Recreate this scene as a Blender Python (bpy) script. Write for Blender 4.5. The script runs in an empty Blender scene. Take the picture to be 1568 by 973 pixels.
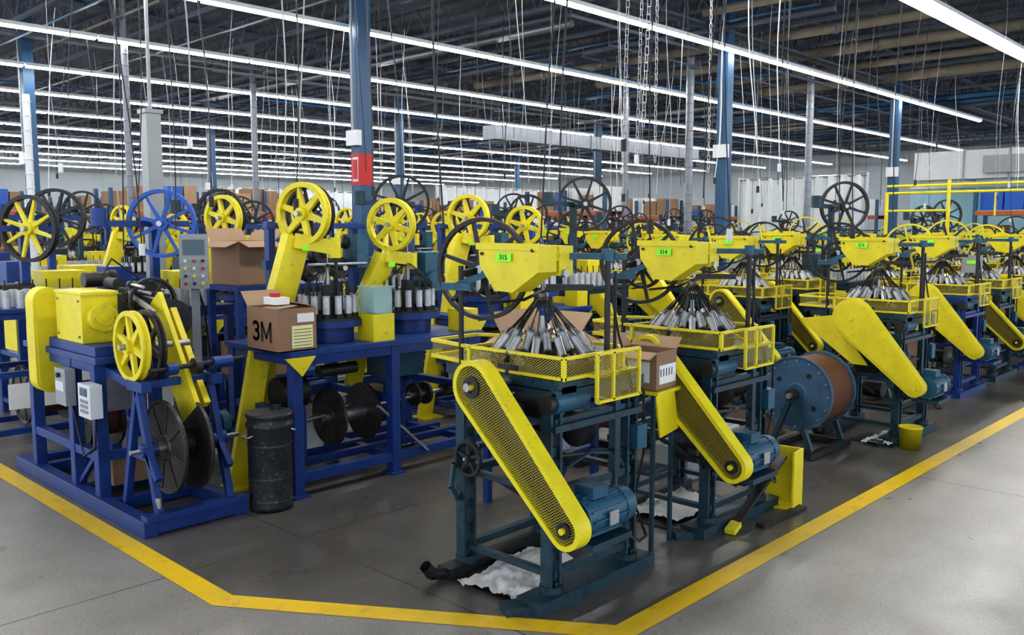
import bpy, math, random
from mathutils import Vector, Matrix, noise as mnoise
random.seed(7)
scene=bpy.context.scene
col=scene.collection
# ---------------------------------------------------------------- materials
def nmat(name):
    m=bpy.data.materials.new(name); m.use_nodes=True
    nt=m.node_tree; b=nt.nodes['Principled BSDF']; return m,nt,b
def paint(name,c,rough=.4,metal=0.,var=.25,scale=6.,dirt=(.05,.045,.04),dirtamt=.25,bump=.0,thr=.56):
    m,nt,b=nmat(name); N=nt.nodes; L=nt.links
    tc=N.new('ShaderNodeTexCoord'); 
    n1=N.new('ShaderNodeTexNoise'); n1.inputs['Scale'].default_value=scale; n1.inputs['Detail'].default_value=6; n1.inputs['Roughness'].default_value=.65
    L.new(tc.outputs['Object'],n1.inputs['Vector'])
    r=N.new('ShaderNodeValToRGB'); r.color_ramp.elements[0].position=.3; r.color_ramp.elements[1].position=.7
    k=1-var
    r.color_ramp.elements[0].color=(c[0]*k,c[1]*k,c[2]*k,1); r.color_ramp.elements[1].color=(*c,1)
    L.new(n1.outputs['Fac'],r.inputs['Fac'])
    n2=N.new('ShaderNodeTexNoise'); n2.inputs['Scale'].default_value=scale*4.3; n2.inputs['Detail'].default_value=8; n2.inputs['Roughness'].default_value=.7
    L.new(tc.outputs['Object'],n2.inputs['Vector'])
    r2=N.new('ShaderNodeValToRGB'); r2.color_ramp.elements[0].position=thr; r2.color_ramp.elements[1].position=thr+.14
    r2.color_ramp.elements[0].color=(0,0,0,1); r2.color_ramp.elements[1].color=(min(1,dirtamt*3),)*3+(1,)
    L.new(n2.outputs['Fac'],r2.inputs['Fac'])
    mx=N.new('ShaderNodeMix'); mx.data_type='RGBA'
    L.new(r2.outputs['Color'],mx.inputs['Factor']); L.new(r.outputs['Color'],mx.inputs['A']); mx.inputs['B'].default_value=(*dirt,1)
    L.new(mx.outputs['Result'],b.inputs['Base Color'])
    mr=N.new('ShaderNodeMapRange'); mr.inputs['To Min'].default_value=rough*.8; mr.inputs['To Max'].default_value=min(1,rough*1.4); L.new(n1.outputs['Fac'],mr.inputs['Value']); L.new(mr.outputs['Result'],b.inputs['Roughness'])
    b.inputs['Metallic'].default_value=metal
    if bump:
        bp=N.new('ShaderNodeBump'); bp.inputs['Strength'].default_value=bump; bp.inputs['Distance'].default_value=.01; L.new(n2.outputs['Fac'],bp.inputs['Height']); L.new(bp.outputs['Normal'],b.inputs['Normal'])
    return m
YEL=paint('yellow_paint',(.85,.71,.02),.42,var=.18,dirtamt=.2,dirt=(.20,.155,.03),thr=.58)
BLUE=paint('royal_blue_paint',(.014,.058,.26),.40,var=.38,dirtamt=.27,dirt=(.02,.03,.06),thr=.54)
MBLUE=paint('bright_blue_paint',(.01,.10,.45),.35,var=.2,dirtamt=.1)
TEAL=paint('machine_teal_paint',(.018,.065,.092),.42,var=.55,dirtamt=.33,dirt=(.012,.012,.012),bump=.25,thr=.52)
MOTB=paint('motor_blue_paint',(.028,.12,.19),.4,var=.4,dirtamt=.28,dirt=(.02,.03,.04),thr=.54)
BLK=paint('black_iron',(.02,.02,.022),.45,var=.4,dirtamt=.15,dirt=(.08,.07,.06))
DRK=paint('dark_grease_steel',(.06,.057,.052),.4,metal=.5,var=.5,dirtamt=.3)
STL=paint('steel',(.5,.5,.51),.35,metal=.85,var=.3,dirtamt=.15)
GRY=paint('grey_enamel',(.33,.35,.35),.45,var=.1,dirtamt=.05)
WHT=paint('silver_yarn_bobbin',(.66,.67,.68),.32,metal=.25,var=.3,scale=18,dirtamt=.2,dirt=(.25,.25,.26))
WALLM=paint('white_wall_paint',(.46,.52,.55),.7,var=.2,scale=.5,dirtamt=.02)
LBL=paint('light_blue_wall_paint',(.34,.56,.64),.7,var=.1,scale=.5,dirtamt=.02)
CARD=paint('cardboard',(.32,.195,.115),.8,var=.12,scale=3,dirtamt=.02)
CARDI=paint('cardboard_inside',(.42,.28,.17),.8,var=.1,scale=3,dirtamt=.0)
COLB=paint('column_blue_paint',(.022,.09,.19),.4,var=.2,scale=2,dirtamt=.05)
CEIL=paint('ceiling_deck_paint',(.11,.13,.17),.8,var=.35,scale=.6,dirtamt=.05)
JST=paint('joist_paint',(.085,.10,.135),.7,var=.2,dirtamt=.05)
GALV=paint('galvanised_duct',(.24,.26,.29),.4,metal=.5,var=.25,scale=3,dirtamt=.05)
TAN=paint('insulated_pipe',(.25,.215,.17),.7,var=.35,scale=2,dirtamt=.1)
COPPER=paint('copper_wire',(.17,.065,.035),.5,metal=.2,var=.4,dirtamt=.1)
REELB=paint('reel_blue_paint',(.06,.14,.23),.5,var=.4,dirtamt=.3,dirt=(.2,.12,.06))
REELD=paint('reel_dark_steel',(.10,.09,.08),.38,metal=.6,var=.5,dirtamt=.3,dirt=(.03,.02,.015))
CLOTH=paint('white_rag',(.80,.78,.75),.9,var=.15,dirtamt=.12,dirt=(.3,.25,.2))
RED=paint('red_paint',(.5,.02,.02),.5,var=.1,dirtamt=.05)
PAPER=paint('paper',(.8,.8,.76),.8,var=.05,dirtamt=.0)
PAPERY=paint('yellow_paper',(.85,.8,.4),.8,var=.05,dirtamt=.0)
LABEL=paint('green_tag',(.35,.95,.05),.6,var=.02,dirtamt=.0)
INK=paint('ink',(.02,.02,.025),.8,var=.0,dirtamt=.0)
BRINK=paint('box_print',(.04,.018,.018),.8,var=.0,dirtamt=.0)
TAPE=paint('floor_tape_yellow',(.88,.58,.012),.35,var=.2,scale=2.5,dirtamt=.16,dirt=(.35,.25,.09),thr=.55)
CANM=paint('dark_galvanised_can',(.06,.065,.068),.45,metal=.3,var=.5,scale=9,dirtamt=.3,dirt=(.25,.25,.25))
SHEET=paint('white_plastic_sheet',(.74,.79,.82),.5,var=.15,scale=1.2,dirtamt=.0)
RACKO=paint('orange_rack_steel',(.45,.12,.03),.5,var=.2,dirtamt=.1)
WHPAINT=paint('white_enamel',(.68,.70,.71),.45,var=.1,dirtamt=.04)
SCREEN=paint('display_glass',(.05,.09,.12),.1,var=.05,dirtamt=0)
OIL=paint('oil_stained_board',(.03,.026,.022),.5,var=.5,scale=4,dirtamt=.2,dirt=(.10,.06,.03))
def emis(name,c,s):
    m,nt,b=nmat(name); b.inputs['Base Color'].default_value=(1,1,1,1)
    b.inputs['Emission Color'].default_value=(*c,1); b.inputs['Emission Strength'].default_value=s; return m
LED=emis('led_tube',(1,.985,.97),22)
def screenmat(name,c,s=.020):
    m,nt,b=nmat(name); N=nt.nodes; L=nt.links
    b.inputs['Base Color'].default_value=(*c,1); b.inputs['Roughness'].default_value=.45
    tc=N.new('ShaderNodeTexCoord'); sp=N.new('ShaderNodeSeparateXYZ'); L.new(tc.outputs['Object'],sp.inputs[0])
    def mth(op,a,bb=None):
        n=N.new('ShaderNodeMath'); n.operation=op
        for i,x in enumerate((a,bb)):
            if x is None: continue
            if isinstance(x,(int,float)): n.inputs[i].default_value=x
            else: L.new(x,n.inputs[i])
        return n.outputs[0]
    u=mth('DIVIDE',mth('ADD',sp.outputs['X'],sp.outputs['Y']),s); v=mth('DIVIDE',sp.outputs['Z'],s*.62)
    a=mth('FRACT',mth('ADD',mth('ADD',u,v),1000)); d=mth('FRACT',mth('ADD',mth('SUBTRACT',u,v),1000))
    f=mth('MAXIMUM',mth('LESS_THAN',a,.19),mth('LESS_THAN',d,.19))
    t=N.new('ShaderNodeBsdfTransparent'); mx=N.new('ShaderNodeMixShader')
    L.new(f,mx.inputs[0]); L.new(t.outputs[0],mx.inputs[1]); L.new(b.outputs[0],mx.inputs[2])
    L.new(mx.outputs[0],N['Material Output'].inputs['Surface']); return m
SCR=screenmat('expanded_metal_yellow',(.50,.40,.06))
def glassy(name,c,a):
    m,nt,b=nmat(name); b.inputs['Base Color'].default_value=(*c,1); b.inputs['Alpha'].default_value=a; b.inputs['Roughness'].default_value=.1; return m
TUB=glassy('clear_plastic',(.40,.62,.60),.4)
# ---------------------------------------------------------------- mesh builder
def basis(ax):
    ax=Vector(ax).normalized(); h=Vector((0,0,1)) if abs(ax.z)<.9 else Vector((1,0,0))
    u=h.cross(ax).normalized(); v=ax.cross(u).normalized(); return ax,u,v
class MB:
    def __init__(s): s.v=[];s.f=[];s.m=[];s.sm=[];s.mats=[]
    def add(s,V,F,mat,sm=False):
        if mat not in s.mats: s.mats.append(mat)
        k=s.mats.index(mat); o=len(s.v)
        for p in V: s.v.append(tuple(p))
        for f in F: s.f.append([i+o for i in f]); s.m.append(k); s.sm.append(sm)
    def bb(s,x0,x1,y0,y1,z0,z1,mat):
        V=[(x,y,z) for x in(x0,x1) for y in(y0,y1) for z in(z0,z1)]
        s.add(V,[(0,1,3,2),(4,6,7,5),(0,4,5,1),(2,3,7,6),(0,2,6,4),(1,5,7,3)],mat)
    def beam(s,p0,p1,w,h,mat,up=(0,0,1)):
        p0=Vector(p0);p1=Vector(p1);d=(p1-p0).normalized();up=Vector(up)
        if abs(d.dot(up))>.95: up=Vector((1,0,0))
        a=d.cross(up).normalized()*w/2; b=a.cross(d).normalized()*h/2
        V=[p+sa*a+sb*b for p in(p0,p1) for sa in(-1,1) for sb in(-1,1)]
        s.add(V,[(0,1,3,2),(4,6,7,5),(0,4,5,1),(2,3,7,6),(0,2,6,4),(1,5,7,3)],mat)
    def cyl(s,p0,p1,r,mat,n=16,r2=None,caps=True):
        p0=Vector(p0);p1=Vector(p1);ax,u,v=basis(p1-p0); r2=r if r2 is None else r2
        A=[];B=[]
        for i in range(n):
            t=2*math.pi*i/n; d=u*math.cos(t)+v*math.sin(t); A.append(p0+d*r);B.append(p1+d*r2)
        s.add(A+B,[(i,(i+1)%n,n+(i+1)%n,n+i) for i in range(n)],mat,True)
        if caps: s.add(A,[tuple(range(n))[::-1]],mat); s.add(B,[tuple(range(n))],mat)
    def lathe(s,c,ax,prof,mat,n=32,closed=False,sm=True):
        c=Vector(c);ax,u,v=basis(ax);V=[];k=len(prof)
        for i in range(n):
            t=2*math.pi*i/n;d=u*math.cos(t)+v*math.sin(t)
            for r,z in prof: V.append(c+d*r+ax*z)
        F=[]
        for i in range(n):
            j=(i+1)%n
            for a in range(k if closed else k-1):
                b=(a+1)%k; F.append((i*k+a,j*k+a,j*k+b,i*k+b))
        s.add(V,F,mat,sm)
    def prism(s,P,off,mat):
        off=Vector(off);P=[Vector(p) for p in P];n=len(P);Q=[p+off for p in P]
        s.add(P,[tuple(range(n))],mat);s.add(Q,[tuple(range(n))[::-1]],mat)
        s.add(P+Q,[(i,n+i,n+(i+1)%n,(i+1)%n) for i in range(n)],mat)
    def path(s,pts,r,mat,n=6):
        for a,b in zip(pts[:-1],pts[1:]): s.cyl(a,b,r,mat,n,caps=False)
    def wheel(s,c,ax,R,mat,w=.03,sp=6,rim=.025,hubm=None,n=40,ph=.3,spw=.03,rimm=None):
        c=Vector(c);a,u,v=basis(ax);h=w/2
        s.lathe(c,a,[(R-rim,-h),(R,-h),(R,-h*.5),(R-rim*.45,0),(R,h*.5),(R,h),(R-rim,h)],rimm or mat,n,True,False)
        hub=R*.2; s.cyl(c-a*w*.8,c+a*w*.8,hub,hubm or mat,20); s.cyl(c-a*w*1.5,c+a*w*1.5,hub*.4,STL,12)
        for i in range(sp):
            t=ph+2*math.pi*i/sp; d=u*math.cos(t)+v*math.sin(t); e=d.cross(a)
            p0=c+d*hub*.8;p1=c+d*(R-rim*.8);w0=spw*.75;w1=spw*.45;t2=w*.25
            V=[p0-e*w0-a*t2,p0+e*w0-a*t2,p1+e*w1-a*t2,p1-e*w1-a*t2,p0-e*w0+a*t2,p0+e*w0+a*t2,p1+e*w1+a*t2,p1-e*w1+a*t2]
            s.add(V,[(3,2,1,0),(4,5,6,7),(0,1,5,4),(1,2,6,5),(2,3,7,6),(3,0,4,7)],mat)
    def reel(s,c,ax,R,W,mat,fill=None,fr=.5,ribs=8,holes=False):
        c=Vector(c);a,u,v=basis(ax)
        for sg in(-1,1):
            o=c+a*sg*W/2
            s.lathe(o,a*sg,[(.015,.004),(R*.25,.012),(R*.3,.004),(R*.93,.004),(R*.96,.014),(R,.014),(R,-.008),(.015,-.008)],mat,44,False,False)
            for i in range(ribs):
                t=.2+2*math.pi*i/ribs;d=u*math.cos(t)+v*math.sin(t)
                s.beam(o+a*sg*.006+d*R*.28,o+a*sg*.006+d*R*.93,.010,.010,mat,up=a)
            if holes:
                for i in range(4):
                    t=.6+math.pi/2*i;d=u*math.cos(t)+v*math.sin(t); s.cyl(o+a*sg*.004+d*R*.6,o+a*sg*.007+d*R*.6,R*.07,BLK,12)
                for i in range(16):
                    t=math.pi/8*i;d=u*math.cos(t)+v*math.sin(t); s.cyl(o+a*sg*.004+d*R*.88,o+a*sg*.012+d*R*.88,.008,STL,8)
            s.cyl(o,o+a*sg*.05,.03,STL,14)
        s.cyl(c-a*W/2,c+a*W/2,R*fr,fill or mat,32)
    def stad(s,c0,r0,c1,r1,U,V,n=14):
        U=Vector(U);V=Vector(V);d=(c1[0]-c0[0],c1[1]-c0[1]);D=math.hypot(*d);th=math.atan2(d[1],d[0]);ph=math.acos((r0-r1)/D)
        P=[]
        for i in range(n+1):
            t=th+ph+(2*math.pi-2*ph)*i/n; P.append(U*(c0[0]+r0*math.cos(t))+V*(c0[1]+r0*math.sin(t)))
        for i in range(n+1):
            t=th-ph+2*ph*i/n; P.append(U*(c1[0]+r1*math.cos(t))+V*(c1[1]+r1*math.sin(t)))
        return P
    def guard(s,x,c0,r0,c1,r1,th,perf,rim=.022):
        U=(0,1,0);V=(0,0,1);X=Vector((1,0,0))
        O=[p+X*x for p in s.stad(c0,r0,c1,r1,U,V)]
        I=[p+X*x for p in s.stad(c0,r0-rim,c1,r1-rim,U,V)];n=len(O)
        if perf:
            s.add(O+I,[(i,(i+1)%n,n+(i+1)%n,n+i) for i in range(n)],YEL)
            s.add(O+[p+X*th for p in O],[(i,n+i,n+(i+1)%n,(i+1)%n) for i in range(n)],YEL)
            s.add(I+[p+X*.012 for p in I],[(i,(i+1)%n,n+(i+1)%n,n+i) for i in range(n)],YEL)
            s.add([p+X*.008 for p in I],[tuple(range(n))],SCR)
            s.add([p+X*(th-.002) for p in O],[tuple(range(n))[::-1]],DRK)
            for c,r in((c0,r0),(c1,r1)):
                s.lathe((x+.004,c[0],c[1]),(1,0,0),[(r*.22,-.006),(r*.42,-.006),(r*.42,.006),(r*.22,.006)],BLK,20,True,False)
                s.cyl((x+.02,c[0],c[1]),(x+th-.005,c[0],c[1]),r*.55,BLK,20); s.cyl((x-.015,c[0],c[1]),(x+th-.005,c[0],c[1]),.014,YEL,12)
            d=Vector((0,c1[0]-c0[0],c1[1]-c0[1])).normalized();e=Vector((0,-d.z,d.y))
            for sg in(-1,1):
                a=Vector((x+.04,c0[0],c0[1]))+e*sg*r0*.5;b=Vector((x+.04,c1[0],c1[1]))+e*sg*r1*.5; s.beam(a,b,.012,.03,BLK,up=(1,0,0))
        else:
            s.prism(O,X*th,YEL); s.prism([p-X*.01 for p in I],X*.011,YEL)
            for c in(c0,c1): s.cyl((x-.02,c[0],c[1]),(x,c[0],c[1]),.022,YEL,12)
    def obj(s,name,loc=(0,0,0),rz=0,bev=0):
        me=bpy.data.meshes.new(name);me.from_pydata(s.v,[],s.f)
        for m in s.mats: me.materials.append(m)
        me.polygons.foreach_set('material_index',s.m);me.polygons.foreach_set('use_smooth',s.sm);me.update()
        o=bpy.data.objects.new(name,me);col.objects.link(o);o.location=loc;o.rotation_euler=(0,0,rz)
        if bev: bevel(o,bev)
        return o
def bevel(o,w):
    b=o.modifiers.new('bevel','BEVEL');b.width=w;b.segments=2;b.limit_method='ANGLE';b.angle_limit=math.radians(50)
def inst(src,name,loc,rz=0):
    o=bpy.data.objects.new(name,src.data);col.objects.link(o);o.location=loc;o.rotation_euler=(0,0,rz);return o
def text(name,body,size,M,mat,parent=None,ext=.0006):
    cu=bpy.data.curves.new(name,'FONT');cu.body=body;cu.size=size;cu.extrude=ext;cu.align_x='CENTER';cu.align_y='CENTER';cu.materials.append(mat)
    o=bpy.data.objects.new(name,cu);col.objects.link(o)
    if parent: o.parent=parent
    o.matrix_local=M; return o
def face_mx(p): return Matrix(((0,0,-1,p[0]),(-1,0,0,p[1]),(0,1,0,p[2]),(0,0,0,1)))
OCC=[]
def occ(x,y,hx,hy): OCC.append((x,y,hx,hy))
def free(x,y,hx,hy): return all(abs(x-a)>=hx+c or abs(y-b)>=hy+d for a,b,c,d in OCC)
# ---------------------------------------------------------------- room
def floor_mat():
    m,nt,b=nmat('concrete_floor');N=nt.nodes;L=nt.links
    tc=N.new('ShaderNodeTexCoord');sp=N.new('ShaderNodeSeparateXYZ');L.new(tc.outputs['Object'],sp.inputs[0])
    mp=N.new('ShaderNodeMapping');mp.inputs['Location'].default_value=(3.7,1.3,.37);L.new(tc.outputs['Object'],mp.inputs['Vector'])
    def mth(op,a,bb=None):
        n=N.new('ShaderNodeMath');n.operation=op
        for i,x in enumerate((a,bb)):
            if x is None: continue
            if isinstance(x,(int,float)): n.inputs[i].default_value=x
            else: L.new(x,n.inputs[i])
        return n.outputs[0]
    X=sp.outputs['X'];Y=sp.outputs['Y']
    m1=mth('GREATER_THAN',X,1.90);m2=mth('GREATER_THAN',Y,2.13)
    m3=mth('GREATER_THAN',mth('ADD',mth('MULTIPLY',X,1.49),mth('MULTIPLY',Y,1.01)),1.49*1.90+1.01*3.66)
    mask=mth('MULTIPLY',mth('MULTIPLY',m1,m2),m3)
    def noise(s,d=6,r=.6):
        n=N.new('ShaderNodeTexNoise');n.inputs['Scale'].default_value=s;n.inputs['Detail'].default_value=d;n.inputs['Roughness'].default_value=r;L.new(mp.outputs['Vector'],n.inputs['Vector']);return n.outputs['Fac']
    def ramp(f,p0,p1,c0,c1):
        r=N.new('ShaderNodeValToRGB');e=r.color_ramp.elements;e[0].position=p0;e[1].position=p1;e[0].color=(*c0,1);e[1].color=(*c1,1);L.new(f,r.inputs['Fac']);return r.outputs['Color']
    def mix(f,a,bb,bt='MIX'):
        x=N.new('ShaderNodeMix');x.data_type='RGBA';x.blend_type=bt
        if isinstance(f,(int,float)): x.inputs['Factor'].default_value=f
        else: L.new(f,x.inputs['Factor'])
        for k,q in(('A',a),('B',bb)):
            if isinstance(q,tuple): x.inputs[k].default_value=(*q,1)
            else: L.new(q,x.inputs[k])
        return x.outputs['Result']
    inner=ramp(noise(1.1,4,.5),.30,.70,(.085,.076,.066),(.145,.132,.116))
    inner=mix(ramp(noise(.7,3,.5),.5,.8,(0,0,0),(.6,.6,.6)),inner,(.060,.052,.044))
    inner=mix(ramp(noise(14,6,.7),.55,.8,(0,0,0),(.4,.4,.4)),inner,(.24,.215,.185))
    outer=ramp(noise(1.4,4,.5),.3,.7,(.23,.213,.188),(.315,.297,.267))
    # fine aggregate: dark and pale chips
    v=N.new('ShaderNodeTexVoronoi');v.inputs['Scale'].default_value=55;L.new(mp.outputs['Vector'],v.inputs['Vector'])
    chips=mth('MULTIPLY',mth('LESS_THAN',v.outputs['Distance'],.20),mth('GREATER_THAN',noise(17,2,.5),.52))
    v2=N.new('ShaderNodeTexVoronoi');v2.inputs['Scale'].default_value=90;L.new(mp.outputs['Vector'],v2.inputs['Vector'])
    pale=mth('MULTIPLY',mth('LESS_THAN',v2.outputs['Distance'],.28),.45)
    outer=mix(pale,outer,(.46,.44,.40)); outer=mix(mth('MULTIPLY',chips,.75),outer,(.10,.09,.08))
    j=mth('LESS_THAN',mth('ABSOLUTE',mth('SUBTRACT',mth('FRACT',mth('DIVIDE',mth('ADD',Y,30.1),3.6)),.5)),.0012)
    j2=mth('LESS_THAN',mth('ABSOLUTE',mth('SUBTRACT',mth('FRACT',mth('DIVIDE',mth('ADD',X,31.6),3.6)),.5)),.0012)
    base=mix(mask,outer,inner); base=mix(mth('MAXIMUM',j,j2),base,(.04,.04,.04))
    L.new(base,b.inputs['Base Color'])
    rg=ramp(noise(2.5,3,.5),.3,.7,(.26,.26,.26),(.38,.38,.38));L.new(rg,b.inputs['Roughness'])
    bp=N.new('ShaderNodeBump');bp.inputs['Strength'].default_value=.05;bp.inputs['Distance'].default_value=.02;L.new(noise(40,2,.5),bp.inputs['Height']);L.new(bp.outputs['Normal'],b.inputs['Normal'])
    return m
X0,X1,Y0,Y1,ZC=-4,38,-4,44,5.4
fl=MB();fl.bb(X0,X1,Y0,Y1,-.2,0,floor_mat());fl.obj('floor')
c=MB();c.bb(X0,X1,Y0,Y1,ZC,ZC+.1,CEIL)
for i in range(int((X1-X0)/.6)): 
    x=X0+.3+i*.6; c.bb(x-.09,x+.09,Y0+.01,Y1-.01,ZC-.05,ZC+.01,CEIL)
c.obj('ceiling')
w=MB();w.bb(X0,X1,Y1,Y1+.2,0,ZC,WALLM);w.obj('wall_back')
w=MB();w.bb(X1,X1+.2,Y0,Y1,0,ZC,WALLM);w.obj('wall_right')
def tape(pts,wd=.12):
    m=MB();P=[Vector((*p,0.002)) for p in pts];V=[]
    for i,p in enumerate(P):
        ds=[]
        if i>0: ds.append((P[i]-P[i-1]).normalized())
        if i<len(P)-1: ds.append((P[i+1]-P[i]).normalized())
        d=sum(ds,Vector()).normalized();n=Vector((-d.y,d.x,0));k=1/max(.3,n.dot(Vector((-ds[0].y,ds[0].x,0))))
        V+= [p-n*wd/2*k,p+n*wd/2*k]
    m.add(V,[(2*i,2*i+2,2*i+3,2*i+1) for i in range(len(P)-1)],TAPE)
    return m.obj('floor_marking_tape')
tape([(1.89,30),(1.89,3.65),(2.90,2.13),(34,2.13)])
def column(x,y,s=.088,band=None,c=COLB):
    occ(x,y,.2,.2)
    m=MB();H=ZC-.01
    m.bb(-s,s,-s,-s+.02,0,H,c);m.bb(-s,s,s-.02,s,0,H,c);m.bb(-.012,.012,-s+.01,s-.01,0,H,c);m.bb(-s-.05,s+.05,-s-.05,s+.05,0,.03,c)
    m.bb(-s+.002,-s+.015,-s+.01,s-.01,0,H,c)
    if band: m.bb(-s-.004,s+.004,-s-.004,s+.004,band[0],band[1],RED);m.bb(-s-.01,-s-.004,-.06,.06,band[0]+.05,band[1]-.05,WHPAINT);m.bb(-s-.014,-s-.01,-.05,.05,band[0]+.08,band[1]-.08,RED)
    m.bb(-s-.08,-s,-.14,.10,2.80,3.0,WHPAINT);m.cyl((-s-.04,.0,3.0),(-s-.04,.0,H),.015,GRY,8)
    return m.obj('steel_column',(x,y,0))
for x,y in((12.4,7.27),(19.4,7.27),(5.4,16.7),(14.2,17.5),(12.4,23.7),(19.4,15.3),(26.2,15.3),(20,26.5),(28,26.5),(8,31)): column(x,y)
column(7.27,9.76,.10,(2.28,2.70))
jm=MB()
jm.bb(-.03,.03,Y0+.1,Y1-.1,ZC-.13,ZC-.08,JST);jm.bb(-.03,.03,Y0+.1,Y1-.1,ZC-.62,ZC-.57,JST)
y=Y0+.1
while y<Y1-.8:
    jm.cyl((0,y,ZC-.6),(0,y+.3,ZC-.1),.014,JST,5,caps=False);jm.cyl((0,y+.3,ZC-.1),(0,y+.6,ZC-.6),.014,JST,5,caps=False);y+=.6
j0=None
for i in range(24):
    x=-2+i*1.66
    if j0 is None: j0=jm.obj('bar_joist',(x,0,0))
    else: inst(j0,'bar_joist',(x,0,0))
for y in(7.27,15.3,23.7,32):
    m=MB();m.bb(X0+.1,X1-.1,-.1,.1,ZC-.70,ZC-.66,JST);m.bb(X0+.1,X1-.1,-.1,.1,ZC-.12,ZC-.06,JST)
    x=X0+.2
    while x<X1-.9:
        m.beam((x,0,ZC-.68),(x+.4,0,ZC-.09),.04,.04,JST);m.beam((x+.4,0,ZC-.09),(x+.8,0,ZC-.68),.04,.04,JST);x+=.8
    m.obj('roof_girder',(0,y,0))
def lightrow(y,xs,xe,z=4.4,dbl=False):
    m=MB();x=xs
    while x<xe:
        l=2.4
        for dy in((-.07,.07) if dbl else (0,)):
            m.bb(x+.03,x+l-.03,dy-.03,dy+.03,z-.03,z,LED)
        ww=.13 if dbl else .05
        m.bb(x+.01,x+l-.01,-ww,ww,z+.001,z+.05,WHPAINT)
        for q in(.3,2.1): m.cyl((x+q,0,z+.05),(x+q,0,ZC-.05),.004,JST,4,caps=False)
        x+=l
    return m.obj('led_strip_light',(0,y,0))
lightrow(3.98,2.5,20,dbl=True)
lightrow(7.05,-2,24)
lightrow(10.1,-2,34)
yy=13.15
while yy<43: lightrow(yy,-2,34);yy+=3.05
lightrow(5.3,25,34)
R=random.Random(3)
for i in range(26):
    m=MB();x=R.uniform(2,34);r=R.choice((.02,.03,.05,.06));z=R.uniform(4.62,4.72)
    a=R.uniform(3,12);b=min(a+R.uniform(8,28),43)
    m.cyl((x,a,z),(x,b,z),r,R.choice((JST,GALV,TAN,COLB)),8)
    for k in range(int((b-a)/2.5)): m.cyl((x,a+k*2.5,z),(x,a+k*2.5,5.35),.008,JST,4,caps=False)
    m.obj('ceiling_pipe')
for i in range(16):
    m=MB();y=R.uniform(5,34);r=R.choice((.02,.03,.04));z=R.uniform(4.5,4.6)
    a=R.uniform(0,14);b=min(37,a+R.uniform(8,24))
    m.cyl((a,y,z),(b,y,z),r,R.choice((JST,GALV,COLB)),8)
    for k in range(int((b-a)/2.5)): m.cyl((a+k*2.5,y,z),(a+k*2.5,y,5.35),.006,JST,4,caps=False)
    m.obj('ceiling_conduit')
for x,ya,yb,r in((13.5,4.5,14,.08),(15.2,3,12,.09),(16.9,3,13,.07),(18.6,3,10,.11),(11.3,2.5,7,.06)):
    m=MB();z=4.78;m.cyl((x,ya,z),(x,yb,z),r,TAN,12)
    for k in range(int((yb-ya)/1.5)): m.cyl((x,ya+k*1.5,z),(x,ya+k*1.5+.06,z),r+.015,GALV,12);m.cyl((x,ya+k*1.5+.03,z),(x,ya+k*1.5+.03,5.35),.01,JST,4)
    m.cyl((x,ya,z),(x,ya,z+.4),r,TAN,12);m.obj('insulated_pipe')
def duct(p0,p1,w,h,name='air_duct',mat=None):
    m=MB();mat=mat or GALV;m.beam(p0,p1,w,h,mat);p0=Vector(p0);p1=Vector(p1);L=(p1-p0).length;d=(p1-p0).normalized();k=.3
    while k<L-.1:
        m.beam(p0+d*k,p0+d*(k+.04),w+.05,h+.05,mat);q=p0+d*k;m.cyl(q+Vector((0,0,h/2)),(q.x,q.y,5.35),.01,JST,4);k+=1.5
    return m.obj(name)
duct((13.8,13.9,3.8),(22,13.9,3.8),.4,.3)
def vduct(x,y,r,z0,z1,mat=GALV,sq=False):
    occ(x,y,.15,.15);m=MB()
    if sq: m.bb(-r,r,-r,r,z0,z1,mat);m.bb(-r-.02,r+.02,-r-.02,r+.02,z1-.04,z1+.005,mat);m.cyl((0,0,z1),(0,0,5.3),r*.25,mat,12)
    else:
        m.cyl((0,0,z0),(0,0,z1),r,mat,20);z=z0+.08
        while z<z1: m.lathe((0,0,z),(0,0,1),[(r,-.01),(r+.008,0),(r,.01)],mat,20);z+=.16
    m.obj('vertical_duct',(x,y,0))
vduct(5.6,13.2,.05,0,5.3);vduct(13.8,8.8,.07,0,5.3);vduct(17.1,8.1,.07,0,5.3);vduct(14.6,10.8,.05,0,5.3);vduct(4.55,10.1,.085,0,3.05,GRY,True);vduct(3.5,10.9,.04,0,3.2,WHPAINT);vduct(9.3,16,.06,0,5.3)
def curtain(p0,p1,h,n=60):
    m=MB();p0=Vector(p0);p1=Vector(p1);d=p1-p0;nn=Vector((-d.y,d.x,0)).normalized();V=[]
    occ((p0.x+p1.x)/2,(p0.y+p1.y)/2,abs(d.x)/2+.15,abs(d.y)/2+.15)
    for i in range(n+1):
        t=i/n;q=p0+d*t+nn*(.06*math.sin(i*1.1)+.04*math.sin(i*2.3)); V+=[q,q+Vector((0,0,h))]
    m.add(V,[(2*i,2*i+2,2*i+3,2*i+1) for i in range(n)],SHEET,True);m.cyl(p0+Vector((0,0,h)),p1+Vector((0,0,h)),.03,STL,8)
    for q in(p0,p1): m.cyl(q,q+Vector((0,0,h+.05)),.03,STL,8)
    m.obj('plastic_sheet_curtain')
curtain((20.6,11.6,0),(20.6,8.3,0),2.95);curtain((22,25,0),(33,25,0),3.3,120);curtain((16,30,0),(22,30,0),3.2,80)
m=MB();m.bb(27,27.15,2.6,9.6,0,2.9,LBL)
for y in(3.6,5,6.4,7.8): m.bb(26.96,27.01,y-.03,y+.03,0,2.9,WHPAINT)
m.bb(26.94,27.01,3.9,4.7,0,2.1,COLB);m.bb(26.95,27.01,2.6,9.6,2.85,2.95,WHPAINT);m.obj('wall_partition')
m=MB();m.beam((26.0,4.6,3.4),(26.0,9.0,3.4),1.0,.75,WHPAINT)
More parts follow.
